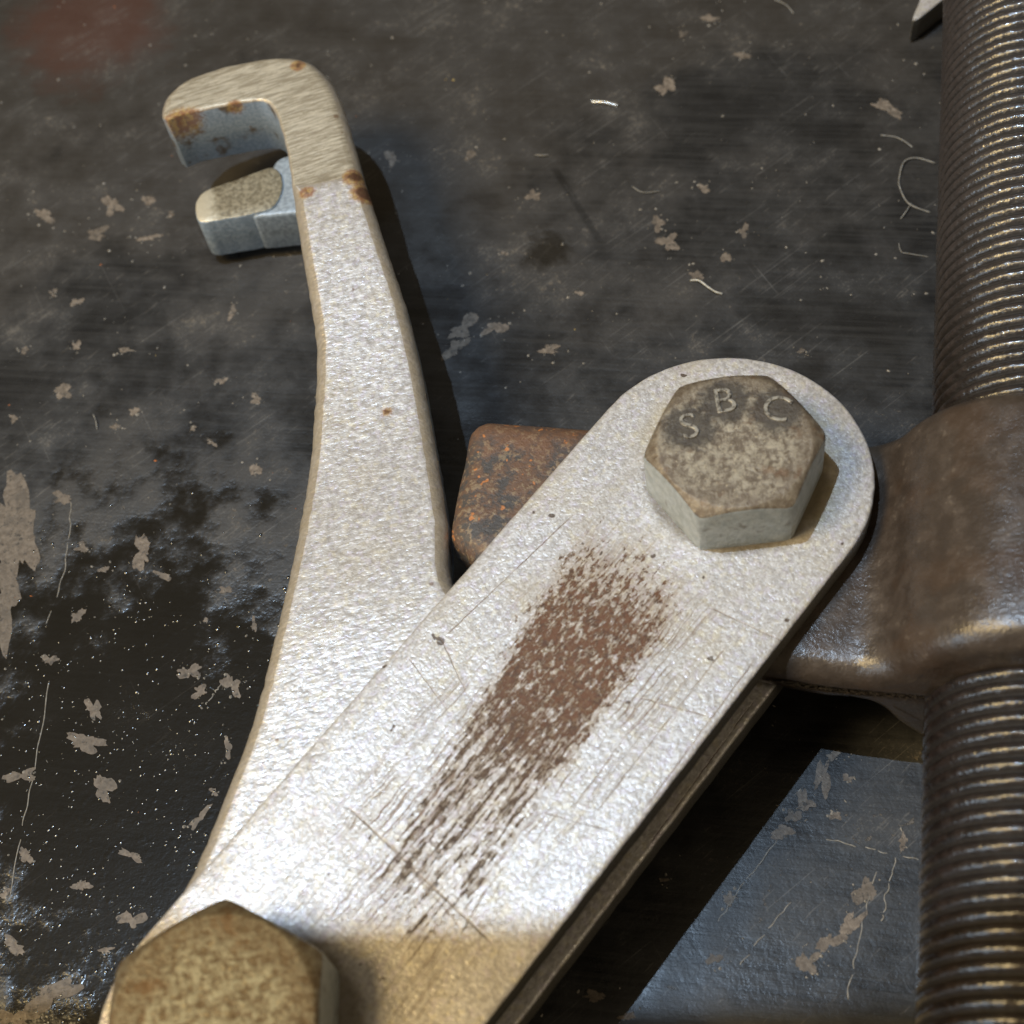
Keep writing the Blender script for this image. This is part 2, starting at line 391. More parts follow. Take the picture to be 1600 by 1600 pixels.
def normals2(P):
    """inward normals of a counter-clockwise outline"""
    n = len(P); out = []
    for i in range(n):
        t = Vector(P[(i+1) % n])-Vector(P[i-1]); out.append(Vector((-t.y, t.x)).normalized())
    return out
def inside(P, x, y):
    c = False; n = len(P)
    for i in range(n):
        (x1, y1), (x2, y2) = P[i-1], P[i]
        if (y1 > y) != (y2 > y) and x < (x2-x1)*(y-y1)/(y2-y1)+x1: c = not c
    return c
def slab(name, outline, ztop, zbot, tops, bots, grid=2.0, jit=0.0, seed=0, rim=None):
    """a plate from an outline: tops / bots list (inset, drop) of the rounded rim, ztop may be a function of x, y"""
    P = [Vector((p[0], p[1])) for p in outline]
    if area2(P) < 0: P.reverse()
    nn = normals2(P); n = len(P)
    if jit:
        P = [p + q*jit*(mnoise.noise(Vector((p.x*0.7, p.y*0.7, seed))) + 0.6*mnoise.noise(Vector((p.x*2.1, p.y*2.1, seed+5)))) for p, q in zip(P, nn)]
    zt = ztop if callable(ztop) else (lambda x, y: ztop)
    zb = zbot if callable(zbot) else (lambda x, y: zbot)
    vs = []; fs = []; rings = []
    def ring(inset, fz):
        st = len(vs)
        for p, q in zip(P, nn):
            k = rim(p.x, p.y) if rim else 1.0
            c = p + q*inset*k; vs.append((c.x, c.y, fz(c.x, c.y, k)))
        rings.append(st)
    for ins, dr in reversed(bots): ring(ins, lambda x, y, k, dr=dr: zb(x, y)+dr*k)
    for ins, dr in tops: ring(ins, lambda x, y, k, dr=dr: zt(x, y)-dr*k)
    for a, b in zip(rings, rings[1:]):
        for i in range(n):
            k = (i+1) % n; fs.append((a+i, a+k, b+k, b+i))
    fs.append(tuple(range(rings[0]+n-1, rings[0]-1, -1)))
    top = [Vector((vs[rings[-1]+i][0], vs[rings[-1]+i][1])) for i in range(n)]
    pts = list(top); tl = [(p.x, p.y) for p in top]
    if grid:
        x0, x1 = min(p.x for p in top), max(p.x for p in top); y0, y1 = min(p.y for p in top), max(p.y for p in top)
        yy = y0+grid*0.5; row = 0
        while yy < y1:
            xx = x0 + grid*(0.5 if row % 2 else 0.25)
            while xx < x1:
                if inside(tl, xx, yy) and min((Vector((xx, yy))-p).length_squared for p in top[::2]) > (grid*0.55)**2: pts.append(Vector((xx, yy)))
                xx += grid
            yy += grid*0.87; row += 1
    res = delaunay_2d_cdt(pts, [(i, (i+1) % n) for i in range(n)], [list(range(n))], 1, 1e-7)
    V, F, orig = res[0], res[2], res[3]
    mp = {}
    for i, v in enumerate(V):
        o = [k for k in orig[i] if k < n]
        if o: mp[i] = rings[-1]+o[0]
        else:
            mp[i] = len(vs); vs.append((v.x, v.y, zt(v.x, v.y)-tops[-1][1]))
    for f in F:
        a, b, c = (V[k] for k in f[:3])
        ids = [mp[k] for k in f]
        if (b-a).cross(c-a) < 0: ids.reverse()
        if len(set(ids)) >= 3: fs.append(tuple(ids))
    me = mesh(name, vs, fs); return me
ROUND = lambda rr, k=4: [(rr*(1-math.cos(math.pi/2*i/k)), rr*(1-math.sin(math.pi/2*i/k))) for i in range(k+1)]

# ------------------------------------------------------------------ the bench
bench_m = mat_bench()
bench = tag(link('workbench_top', mesh('workbench_top', [(-420, -380, -18), (460, -380, -18), (460, 480, -18), (-420, 480, -18), (-420, -380, 0), (460, -380, 0), (460, 480, 0), (-420, 480, 0)],
    [(4, 5, 6, 7), (3, 2, 1, 0), (0, 1, 5, 4), (1, 2, 6, 5), (2, 3, 7, 6), (3, 0, 4, 7)]), bench_m, smooth=False), kind='structure')
rng = random.Random(7)
patch_m = mat_patch()
PATCHES = [(-90.13, 45.48, 5.2, 0.11, 2.07, -11.96), (-92.49, 30.97, 2.94, -0.77, -0.22, -7.87), (-81.28, 49.8, 2.06, -0.56, -0.07, -1.56), (-78.12, 37.94, 1.25, 0.19, 0.29, -1.18), (-67.1, 34.18, 1.99, -0.12, 0.29, -3.84), (-63.54, 28.08, 1.68, -0.79, -0.18, -0.75), (-74.38, 32.29, 1.11, -0.29, -0.04, -0.73), (-79.57, 24.02, 1.45, 0.55, 0.52, -1.27), (-85.05, 16.49, 1.37, -0.35, -0.05, -1.2), (-60.52, 7.86, 2.0, -0.51, -0.15, -1.7), (-53.56, 3.74, 1.65, -0.42, -0.21, -2.04), (-59.2, 3.68, 1.54, -0.39, -0.11, -1.2), (-52.68, 22.3, 1.14, -0.3, -0.1, -0.97), (-56.79, 17.21, 0.62, -0.16, -0.05, -0.57), (-48.44, 14.28, 0.5, -0.13, -0.21, -1.87), (-77.75, 4.9, 1.29, 0.18, 0.69, -2.69), (-79.53, -0.84, 3.93, -1.35, -0.26, -1.84), (-76.95, -9.84, 1.72, 0.41, 1.14, -3.3), (-90.83, -4.23, 2.4, -0.14, 0.2, -1.55), (-90.66, -18.57, 1.28, -0.31, -0.05, -1.54), (-81.55, -25.89, 1.68, -0.4, -0.06, -1.07), (-73.02, -22.76, 2.02, -1.5, -0.41, -0.7), (-61.32, -18.99, 0.59, -0.72, -1.66, -1.49), (-58.55, -15.0, 0.74, -0.18, -0.07, -0.73), (-73.77, -33.38, 1.89, 0.25, 0.45, -1.69), (-78.21, -37.27, 1.23, -0.28, -0.03, -0.51), (-93.06, -33.23, 2.12, -1.28, -0.46, -1.07), (-87.28, -42.57, 4.62, 1.05, 0.89, -2.3), (-93.62, -44.56, 3.56, -0.8, -0.05, -1.78), (-55.43, -7.86, 0.75, -0.19, -0.21, -2.06), (-94.28, -24.31, 1.06, -0.25, -0.02, -0.75), (-81.64, 121.36, 2.63, -2.11, -0.53, -1.55), (-67.25, 119.7, 2.16, -0.66, -0.19, -3.03), (-70.95, 113.06, 2.67, -0.81, -0.09, -1.57), (-60.25, 108.59, 2.66, -0.49, -0.01, -0.88), (-55.1, 113.63, 0.73, -0.22, -0.07, -0.88), (-59.46, 118.96, 1.31, -1.5, -0.71, -1.2), (-80.79, 99.96, 0.86, -0.25, -0.04, -1.01), (-76.06, 96.02, 1.38, 0.23, 0.24, -1.1), (-76.63, 84.93, 0.96, -0.28, -0.06, -1.2), (-79.98, 74.7, 1.64, -0.46, -0.09, -1.85), (-87.11, 86.81, 0.9, -0.26, -0.03, -0.97), (-45.06, 84.27, 0.85, -0.67, -0.65, -1.51), (-67.13, 81.06, 1.77, -0.51, -0.04, -0.63), (-48.89, 68.23, 1.69, 0.27, 0.12, -0.69), (-66.29, 65.72, 1.05, -0.29, -0.08, -1.12), (-55.32, 58.71, 0.79, -0.22, -0.06, -0.66), (-89.84, 70.63, 0.94, -0.26, -0.03, -0.99), (-70.36, 63.2, 0.86, -0.24, -0.05, -0.74), (-42.75, 62.01, 1.34, -0.38, -0.15, -1.33), (-70.1, 63.28, 0.86, -0.24, -0.05, -0.74), (-52.13, 54.38, 0.97, -0.73, -0.24, -0.56), (-79.72, 74.78, 1.64, -0.46, -0.08, -1.7), (-44.52, 46.13, 1.12, -0.31, -0.19, -1.68), (40.85, 81.96, 1.49, 0.57, 0.34, -2.02), (41.64, 76.81, 1.88, -1.06, -0.94, -2.35), (56.4, 75.38, 1.06, -0.32, -0.43, -1.55), (51.34, 69.91, 1.12, 0.17, 0.02, -1.55), (44.93, 67.24, 1.16, -1.01, -0.58, -0.97), (-1.14, 67.58, 3.26, 0.87, 0.39, -2.27), (-3.42, 63.34, 2.91, 0.45, 0.19, -1.82), (4.85, 65.84, 2.57, 0.4, 0.15, -1.68), (13.89, 57.89, 2.17, -0.88, -0.31, -1.07), (18.51, 96.25, 1.59, 0.44, 0.2, -1.5), (8.23, 111.0, 1.45, -0.1, -0.08, -1.51), (-7.96, 115.14, 1.56, -0.49, -0.36, -2.29), (51.37, 117.4, 2.16, -0.7, -0.62, -2.48), (68.7, 121.07, 1.71, -0.56, -0.35, -1.26), (65.04, 133.86, 1.94, -0.65, -0.32, -1.21), (58.46, 131.2, 1.03, 0.17, -0.0, -1.23), (58.88, 44.63, 0.67, -0.19, -0.21, -0.7), (22.28, 69.4, 0.83, -0.25, -0.15, -0.68), (10.02, 83.29, 0.74, -0.22, -0.16, -0.8), (51.75, 87.95, 1.21, -0.37, -0.32, -1.21), (92.48, 97.77, 2.41, -2.94, -1.0, -1.35), (38.55, -36.08, 1.03, -0.59, -1.91, -3.24), (34.65, -39.4, 1.48, 0.46, 0.42, -1.88), (32.36, -41.23, 1.25, -0.3, -0.38, -1.3), (29.97, -43.44, 1.92, -0.46, -0.37, -1.29), (42.27, -37.21, 0.97, -0.24, -0.22, -0.72), (38.6, -42.73, 1.01, -0.24, -0.24, -0.8), (41.27, -32.97, 1.32, -0.32, -0.22, -0.73), (19.1, -51.73, 0.83, 0.1, 0.11, -1.37), (35.93, -59.59, 0.89, -1.06, -2.14, -1.78), (39.44, -55.37, 1.31, -1.32, -1.66, -1.63), (31.99, -61.46, 0.74, -1.06, -1.94, -1.36), (27.91, -63.86, 1.19, -1.15, -1.46, -1.44), (14.58, -60.02, 1.21, -0.28, -0.25, -0.93), (-4.2, -61.51, 1.93, -0.61, -0.26, -0.81), (-0.09, -65.42, 1.3, -0.29, -0.16, -0.68), (10.1, -46.51, 0.67, -0.16, -0.12, -0.49), (47.42, -49.09, 0.8, -0.19, -0.45, -1.36)]
for k, (cx, cy, ax, ay, bx, by) in enumerate(PATCHES):
    A, B = Vector((ax, ay)), Vector((bx, by)); rad = max(A.length, B.length)
    nv = 44 if rad > 0.9 else 18
    lobes = [(rng.uniform(0, 6.28), rng.uniform(0.12, 0.38)) for _ in range(4)]
    pts = []
    for i in range(nv):
        t = 2*math.pi*i/nv
        q = 0.80 + sum(am*math.cos((j+2)*t+ph)/(1+0.5*j) for j, (ph, am) in enumerate(lobes)) + 0.30*mnoise.noise(Vector((math.cos(t)*3.1, math.sin(t)*3.1, k*2.7))) + rng.uniform(-0.09, 0.09)
        q = max(q, 0.2); c = A*math.cos(t)*q + B*math.sin(t)*q
        pts.append((cx+c.x, cy+c.y))
    zz = 0.03+0.006*(k % 7)
    vs = [(x, y, zz) for x, y in pts] + [(x, y, -0.05) for x, y in pts]
    if area2(pts) < 0: vs = vs[nv-1::-1] + vs[:nv-1:-1]
    fs = [tuple(range(nv))] + [(nv+i, nv+(i+1) % nv, (i+1) % nv, i) for i in range(nv)]
    link('bare_patch', mesh('bare_patch', vs, fs), patch_m, bench, smooth=False)

def thread_tube(name, pts, rad, mat, n=40, parent=None, flat=1.0):
    P = spline([Vector(p) for p in pts], n, False); vs = []; fs = []; k = 6
    for i, p in enumerate(P):
        t = (P[min(i+1, n-1)]-P[max(i-1, 0)]).normalized(); s = Vector((-t.y, t.x, 0)).normalized(); u = t.cross(s)
        rr = rad*(0.35 if i in (0, n-1) else 1.0)*(1+0.25*mnoise.noise(p*0.9))
        for j in range(k):
            a = 2*math.pi*j/k; c = p + s*math.cos(a)*rr + u*math.sin(a)*rr*flat; vs.append(tuple(c))
    for i in range(n-1):
        for j in range(k): fs.append((i*k+j, i*k+(j+1) % k, (i+1)*k+(j+1) % k, (i+1)*k+j))
    fs += [tuple(range(k-1, -1, -1)), tuple(range((n-1)*k, n*k))]
    me = mesh(name, vs, fs); fix_normals(me); return link(name, me, mat, parent)

# long scratches in the coating are shallow bright burrs: parts of the bench
scr_m = plain('scratch_burr', (0.26, 0.24, 0.21), 0.5)
for pts in [[(-79.52, 48.32), (-80.69, 39.45), (-82.26, 31.65), (-85.43, 23.83)], [(-85.44, 12.67), (-86.42, 5.72), (-88.04, -1.13), (-90.91, -13.23), (-93.65, -24.78)], [(-55.44, 4.09), (-58.32, 1.13)], [(36.11, -45.86), (40.5, -48.18), (45.75, -50.79), (49.17, -52.64)], [(28.94, -44.15), (22.97, -49.03), (16.4, -54.66)], [(28.03, -54.33), (23.66, -57.35), (17.2, -62.78)], [(42.16, -52.53), (37.14, -60.47), (32.19, -70.04)], [(45.59, -51.27), (42.33, -56.66), (40.48, -60.25)]]:
    L_ = spline([Vector((x, y, 0)) for x, y in pts], 16, False)
    thread_tube('scratch', [(p.x + rng.uniform(-0.22, 0.22), p.y + rng.uniform(-0.22, 0.22), rng.uniform(-0.13, 0.05)) for p in L_], 0.12, scr_m, 90, bench, 0.8)

# dust and grit too fine to count
def specks(name, count, mat, sizes, dens, seed, label, cat, near=0.0):
    g = random.Random(seed); vs = []; fs = []
    while count:
        x, y = g.uniform(-110, 140), g.uniform(-95, 200)
        if g.random() < near:                  # crumbs lie round the bare patches
            q = g.choice(PATCHES); k1, k2 = g.gauss(0, 1.1), g.gauss(0, 1.1); x, y = q[0]+q[2]*k1+q[4]*k2, q[1]+q[3]*k1+q[5]*k2
        elif g.random() > dens(x, y): continue
        count -= 1
        rr = g.choice(sizes)*g.uniform(0.6, 1.3); a0 = g.uniform(0, 6.28); el = g.uniform(0.4, 1.0); st = len(vs)
        for i in range(6):
            t = 6.283*i/6; q = rr*g.uniform(0.65, 1.2); u, v = math.cos(t)*q, math.sin(t)*q*el
            vs.append((x+u*math.cos(a0)-v*math.sin(a0), y+u*math.sin(a0)+v*math.cos(a0), -0.02))
        vs.append((x, y, 0.10+rr*0.45))
        for i in range(6): fs.append((st+i, st+(i+1) % 6, st+6))
    return tag(link(name, mesh(name, vs, fs), mat, smooth=False), label, cat, kind='stuff')
dust_m = plain('pale_dust', (0.34, 0.31, 0.27), 0.6)
dn = lambda x, y: 0.25 + 0.75*max(0, mnoise.noise(Vector((x*0.035, y*0.035, 3))))*1.6 + (0.35 if y > 60 else 0.0)
specks('dust_specks', 1900, dust_m, (0.09, 0.12, 0.16, 0.22, 0.34), dn, 3, 'pale specks of dust and grit strewn over the black bench top', 'dust', 0.25)
specks('yellow_grit', 34, plain('yellow_grit', (0.62, 0.46, 0.16), 0.5), (0.18, 0.26), dn, 5, 'few tiny yellow grains scattered on the black bench top', 'grit')
specks('orange_grit', 16, plain('orange_grit', (0.62, 0.20, 0.06), 0.5), (0.16, 0.28), lambda x, y: 1.0 if x < 0 else 0.15, 6, 'few tiny orange rust grains scattered on the black bench top', 'grit')

# beads of oil standing on the spill
def beads(count):
    g = random.Random(12); vs = []; fs = []; k = 10
    while count:
        x, y = g.uniform(-100, -36), g.uniform(-62, 46)
        d = math.hypot((x+72)/30, (y+14)/46)
        if g.random() > (1.15-d*0.75)*(0.35+0.9*max(0, mnoise.noise(Vector((x*0.11, y*0.11, 8)))+0.35)): continue
        count -= 1; rr = g.choice((0.16, 0.2, 0.26, 0.34))*g.uniform(0.8, 1.25); hh = rr*g.uniform(0.22, 0.34); st = len(vs); el = g.uniform(0.7, 1.0); a0 = g.uniform(0, 3.14)
        for ring, (q, z) in enumerate(((1.0, -0.02), (0.72, hh*0.5), (0.36, hh*0.88))):
            for i in range(k):
                t = 6.28319*i/k; u, v = rr*q*math.cos(t), rr*q*math.sin(t)*el
                vs.append((x+u*math.cos(a0)-v*math.sin(a0), y+u*math.sin(a0)+v*math.cos(a0), z))
        vs.append((x, y, hh))
        for ring in range(2):
            for i in range(k): fs.append((st+ring*k+i, st+ring*k+(i+1) % k, st+(ring+1)*k+(i+1) % k, st+(ring+1)*k+i))
        for i in range(k): fs.append((st+2*k+i, st+2*k+(i+1) % k, st+3*k))
    M = Mat('dark_oil'); M.set((0.13, 0.135, 0.145), 0.20, 1.0)
    return tag(link('oil_beads', mesh('oil_beads', vs, fs), M.m), 'glinting beads of dark oil spattered left of the jaw', 'oil', kind='stuff')
beads(800)

# ------------------------------------------------------------------ the two link plates
TH = math.radians(40.0); U = Vector((math.cos(TH), math.sin(TH))); NV = Vector((-math.sin(TH), math.cos(TH)))
PIV = U*-79.0 + NV*-19.0                       # centre of the near bolt
LEN = 106.5; HW = 22.6
SCR = [(31.36, 11.85, 28.78, -16.73, 0.2), (59.22, 17.98, 54.7, 9.24, 0.1), (30.94, 3.33, 27.83, -11.9, 0.1), (54.01, 19.86, 51.11, 9.91, 0.1), (86.59, -11.3, 88.43, -24.58, 0.1), (60.6, 17.87, 88.19, 14.99, 0.1), (56.43, -21.83, 83.56, -21.27, 0.12), (52.12, -16.76, 82.83, -16.76, 0.11), (32.68, -16.91, 27.83, -11.9, 0.05), (33.99, -11.35, 26.24, -12.66, 0.16), (69.02, -11.42, 72.49, -21.24, 0.1), (47.25, -10.94, 50.86, -20.47, 0.09)]
RUST = [(*p, rr) for p, rr in zip([(-14.56, 86.53), (-13.24, 82.41), (-23.44, 85.23), (-47.17, 107.27), (-44.85, 109.47), (-34.59, 111.25), (-21.04, 118.62), (-16.77, 34.78), (-8.59, 47.59), (-9.87, 50.09)], (1.3, 1.5, 0.9, 1.6, 2.7, 1.1, 0.9, 0.8, 0.6, 0.5))]
def strap_outline():
    pts = []
    for i in range(49):
        t = math.pi/2 - math.pi*i/48; pts.append((LEN + HW*math.cos(t), HW*math.sin(t)))
    for i in range(1, 50): pts.append((LEN*(1-i/50), -HW))
    for i in range(49):
        t = -math.pi/2 - math.pi*i/48; pts.append((HW*math.cos(t), HW*math.sin(t)))
    for i in range(1, 50): pts.append((LEN*i/50, HW))
    return pts
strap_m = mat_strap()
SO = strap_outline()
up_me = slab('link_plate', SO, 32.0, 27.05, ROUND(0.55, 3), ROUND(0.5, 2), 3.0, 0.10, 1)
fix_normals(up_me, 40)
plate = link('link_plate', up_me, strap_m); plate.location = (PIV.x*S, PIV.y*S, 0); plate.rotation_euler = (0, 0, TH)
tag(plate, 'silver painted link plate with brown rust patch, bolted on top of the jaw', 'link plate', 'link plates of the puller')
lo_m = mat_bolt('dull_grey_plate', (0.28, 0.26, 0.20), 91.0)
lo_me = slab('link_plate', SO, 16.95, 12.0, ROUND(0.7, 3), ROUND(0.5, 2), 0, 0.10, 4); fix_normals(lo_me, 40)
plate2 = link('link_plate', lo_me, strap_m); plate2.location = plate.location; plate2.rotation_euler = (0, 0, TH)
tag(plate2, 'lower link plate in shadow beneath the rust-patched plate, only its edge showing', 'link plate', 'link plates of the puller')

# ------------------------------------------------------------------ the hooked jaw
def jaw_top(x, y):
    g = lambda a, b, t: (lambda q: q*q*(3-2*q))(min(max((t-a)/(b-a), 0), 1))
    dip = g(-8, 34, y)*(1-g(34, 86, y))
    return 27.0 - 2.6*dip - 0.35*g(86.2, 87.4, y)
def jaw_rim(x, y):                             # the inner side of the hook is ground sharp, its outer side stays round
    g = lambda a, b, t: min(max((t-a)/(b-a), 0), 1)
    outer = max(g(-22, -17, x), 0.7*g(112.5, 116, y))
    return 1.0 - 0.74*g(85, 88, y)*(1-outer)
JAW = [(-56.55, -37.9), (-50.75, -27.38), (-44.48, -14.55), (-37.26, 6.22), (-33.72, 18.64), (-31.12, 28.89), (-28.94, 39.72), (-26.9, 51.09), (-26.52, 58.32), (-26.37, 70.37), (-26.32, 82.04), (-25.95, 90.82), (-26.04, 99.18), (-26.68, 106.23), (-27.95, 110.47), (-30.31, 111.93), (-35.32, 112.48), (-39.74, 112.66), (-44.81, 112.7), (-47.78, 112.08), (-48.85, 114.52), (-48.04, 118.16), (-45.76, 121.0), (-42.52, 122.67), (-36.74, 123.7), (-30.54, 123.68), (-24.7, 122.87), (-20.06, 120.8), (-16.96, 117.06), (-14.59, 110.22), (-13.48, 98.6), (-13.04, 88.94), (-12.18, 79.31), (-11.07, 66.55), (-10.14, 57.02), (-9.76, 46.14), (-9.89, 32.07), (-10.19, 20.81), (-10.63, 10.33), (-11.71, -0.5)]
JAW = JAW + [(-8.8, -12), (-16, -40), (-32, -62), (-50, -76), (-64, -66), (-66, -52)]
jo = spline(JAW, 300)
jaw_me = slab('jaw', jo, jaw_top, lambda x, y: 17.05 if y < 30 else 17.05-4.0*min((y-30)/40, 1.0), [(0, 1.7), (0.5, 0.95), (1.2, 0.35), (1.9, 0.06), (2.4, 0.0)], [(0, 1.2), (1.0, 0.0)], 1.6, 0.16, 9, rim=jaw_rim)
fix_normals(jaw_me, 50)
jaw = empty('puller_jaw', (-40, 0, 0))
tag(jaw, 'rough silver puller jaw whose ground-bare hooked end reaches up and left', 'puller jaw')
arm = link('arm', jaw_me, mat_jaw(), jaw); arm.location = (0.04, 0, 0)
PR = [(-46.96, 102.68), (-44.64, 105.25), (-38.82, 106.24), (-34.3, 107.11), (-31.14, 107.36), (-29.56, 105.29), (-29.43, 102.12), (-30.45, 98.99), (-32.39, 96.68), (-37.17, 96.28), (-42.51, 96.72), (-45.93, 97.09), (-47.2, 98.66)]
pr_me = slab('lower_prong', spline(PR, 90), lambda x, y: 13.0, 2.6, ROUND(0.4, 2), ROUND(0.5, 2), 2.0, 0.10, 12); fix_normals(pr_me, 50)
pr = link('lower_prong', pr_me, mat_prong(), jaw); pr.location = (0.04, 0, 0)
WB = [(-31.16, 107.41), (-31.29, 102.91), (-33.83, 98.86), (-36.44, 96.26), (-30.69, 95.01), (-26.3, 94.35), (-19.92, 94.26), (-17.97, 103.65), (-23.72, 109.34), (-28.9, 109.89)]
wb_me = slab('web', spline(WB, 80), 12.5, 2.65, ROUND(0.7, 3), ROUND(0.5, 2), 2.0, 0.08, 14); fix_normals(wb_me, 50)
wb = link('web', wb_me, plain('blue_grey_forging', (0.36, 0.41, 0.46), 0.5, 0.3), jaw); wb.location = (0.04, 0, 0)
pr['label'] = 'short blue-grey prong set lower than the hook'

# ------------------------------------------------------------------ bolts
def hex_head(name, af, h, mat, seed):
    R = af/math.sqrt(3); rc = af/2*0.96; n = 96; vs = []; fs = []
    def hexr(t):
        q = (t % (math.pi/3)) - math.pi/6; return (af/2)/math.cos(q)
    rows = []
    def row(fr, fz):
        rows.append(len(vs))
        for i in range(n):
            t = 2*math.pi*i/n; rr = fr(t); x, y = rr*math.cos(t), rr*math.sin(t)
            j = 0.10*mnoise.noise(Vector((x*0.35, y*0.35, seed)))
            vs.append((x, y, fz(t, rr)+j))
    cz = lambda t, rr: h-max(rr-rc, 0)*math.tan(math.radians(32))
    er = lambda k: (lambda t: hexr(t) - k - 0.5*max(0, (hexr(t)-R*0.965))/ (R*0.035) * 0.5)
    row(er(0), lambda t, rr: 0.0)
    row(er(0), lambda t, rr: cz(t, rr)-0.45)
    row(er(0.12), lambda t, rr: cz(t, rr)-0.12)
    row(er(0.40), cz)
    row(lambda t: rc + (hexr(t)-0.5-rc)*0.4, cz)
    row(lambda t: rc, lambda t, rr: h)
    row(lambda t: rc-0.35, lambda t, rr: h+0.04)
    for k in (0.85, 0.7, 0.5, 0.3, 0.12): row(lambda t, k=k: rc*k, lambda t, rr: h+0.05)
    for a, b in zip(rows, rows[1:]):
        for i in range(n): k = (i+1) % n; fs.append((a+i, a+k, b+k, b+i))
    fs.append(tuple(range(rows[-1], rows[-1]+n))); fs.append(tuple(range(n-1, -1, -1)))
    me = mesh(name, vs, fs); fix_normals(me, 28); return me
def cyl(name, rr, z0, z1, n=40):
    vs = []; prof = [(rr-0.5, z0), (rr, z0+0.5), (rr, z1)]
    for q, z in prof:
        for i in range(n): t = 2*math.pi*i/n; vs.append((q*math.cos(t), q*math.sin(t), z))
    fs = [(a*n+i, a*n+(i+1) % n, (a+1)*n+(i+1) % n, (a+1)*n+i) for a in range(2) for i in range(n)]
    fs += [tuple(range(n-1, -1, -1)), tuple(range(2*n, 3*n))]
    me = mesh(name, vs, fs); fix_normals(me, 40); return me
def bolt(loc, rz, af, h, shank, mat, seed, label):
    b = empty('hex_bolt', (loc[0], loc[1], 32.0), rz)
    hd = link('head', hex_head('head', af, h, mat, seed), mat, b)
    nm = plain('dull_steel', (0.30, 0.29, 0.26), 0.45, 0.6)
    sh = link('shank', cyl('shank', shank, -31.0, -0.02), nm, b)
    nt = link('nut', hex_head('nut', af, 10.5, nm, seed+3), nm, b); nt.location = (0, 0, -31.2*S)
    return tag(b, label, 'bolt', 'bolts through the link plates'), hd
B1X, B1Y = 34.54, 2.41
LETTERS = [(28.67, 6.38), (34.89, 9.43), (41.92, 6.01)]
def to_bolt(wx, wy):
    q = Vector((wx-B1X, wy-B1Y)); q.rotate(Matrix.Rotation(-math.radians(172.8), 2)); return (q.x, q.y)
b1, head1 = bolt((34.54, 2.41), math.radians(172.8), 24.0, 10.6, 8.0, mat_bolt('stained_zinc', (0.36, 0.31, 0.23), 95.0, [to_bolt(*p) for p in LETTERS]), 2.0, 'hex bolt with raised letters SBC on its stained head')
b2, head2 = bolt((-51.3, -63.9), math.radians(80.0), 27.6, 11.0, 9.5, mat_bolt('grimy_brass_toned_steel', (0.37, 0.37, 0.32), 99.0), 6.0, 'blurred plain brown hex bolt head, cut off by the bottom of the photo')
letter_m = mat_letter()
def letter(ch, wx, wy, rot, size):
    cu_ = bpy.data.curves.new('letter', 'FONT'); cu_.body = ch; cu_.size = size*S; cu_.extrude = 0.20*S; cu_.bevel_depth = 0.07*S; cu_.bevel_resolution = 1
    cu_.align_x = 'CENTER'; cu_.align_y = 'CENTER'; cu_.offset = -0.09*S; cu_.resolution_u = 6
    tmp = bpy.data.objects.new('tmp', cu_); col.objects.link(tmp)
    dg = bpy.context.evaluated_depsgraph_get(); me = bpy.data.meshes.new_from_object(tmp.evaluated_get(dg))
    bpy.data.objects.remove(tmp); bpy.data.curves.remove(cu_)
    me.materials.clear()
    o = link('letter', me, letter_m, head1, smooth=False)
    a = -math.radians(172.8); q = Vector((wx-B1X, wy-B1Y)); q.rotate(Matrix.Rotation(a, 2))
    o.location = (q.x*S, q.y*S, 10.66*S); o.rotation_euler = (0, 0, rot+a); return o
for ch, (wx, wy), rot in zip('SBC', LETTERS, [-0.02, -0.1, -0.57]):
    letter(ch, wx, wy, rot, 6.4)['label'] = 'raised letter ' + ch

# ------------------------------------------------------------------ the screw and the yoke
RA = math.radians(70.0)                       # direction of the screw on the bench
def screw_axis(bv, av): return Vector((math.cos(RA), math.sin(RA)))*av + Vector((-math.sin(RA), math.cos(RA)))*bv
O = screw_axis(-76.8, 0.0); ZC = 22.0
def screw_mesh(a0, a1, rr, pitch, depth):
    nt, per = 150, 10; nr = int((a1-a0)/pitch*per); vs = []; fs = []
    for j in range(nr+1):
        a = a0 + (a1-a0)*j/nr
        for i in range(nt):
            t = 2*math.pi*i/nt; ph = (a/pitch - i/nt) % 1.0
            d = 1.0 - math.sin(math.pi*ph)**0.9
            worn = 0.10*mnoise.noise(Vector((math.cos(t)*4, math.sin(t)*4, a*0.12))) + 0.07*min(0.0, mnoise.noise(Vector((math.cos(t)*17, math.sin(t)*17, a*1.1))) + 0.15)*3
            q = rr - depth*d + worn
            vs.append((a, q*math.cos(t), q*math.sin(t)))
    for j in range(nr):
        for i in range(nt): k = (i+1) % nt; fs.append((j*nt+i, (j+1)*nt+i, (j+1)*nt+k, j*nt+k))
    fs += [tuple(range(nt)), tuple(range(nr*nt+nt-1, nr*nt-1, -1))]
    me = mesh('threaded_screw', vs, fs); fix_normals(me); return me
scw = link('forcing_screw', screw_mesh(-100, 150, 15.0, 2.25, 0.86), mat_screw())
scw.location = (O.x*S, O.y*S, ZC*S); scw.rotation_euler = (0, 0, RA)
tag(scw, 'greasy dark threaded forcing screw running along the right side', 'screw')

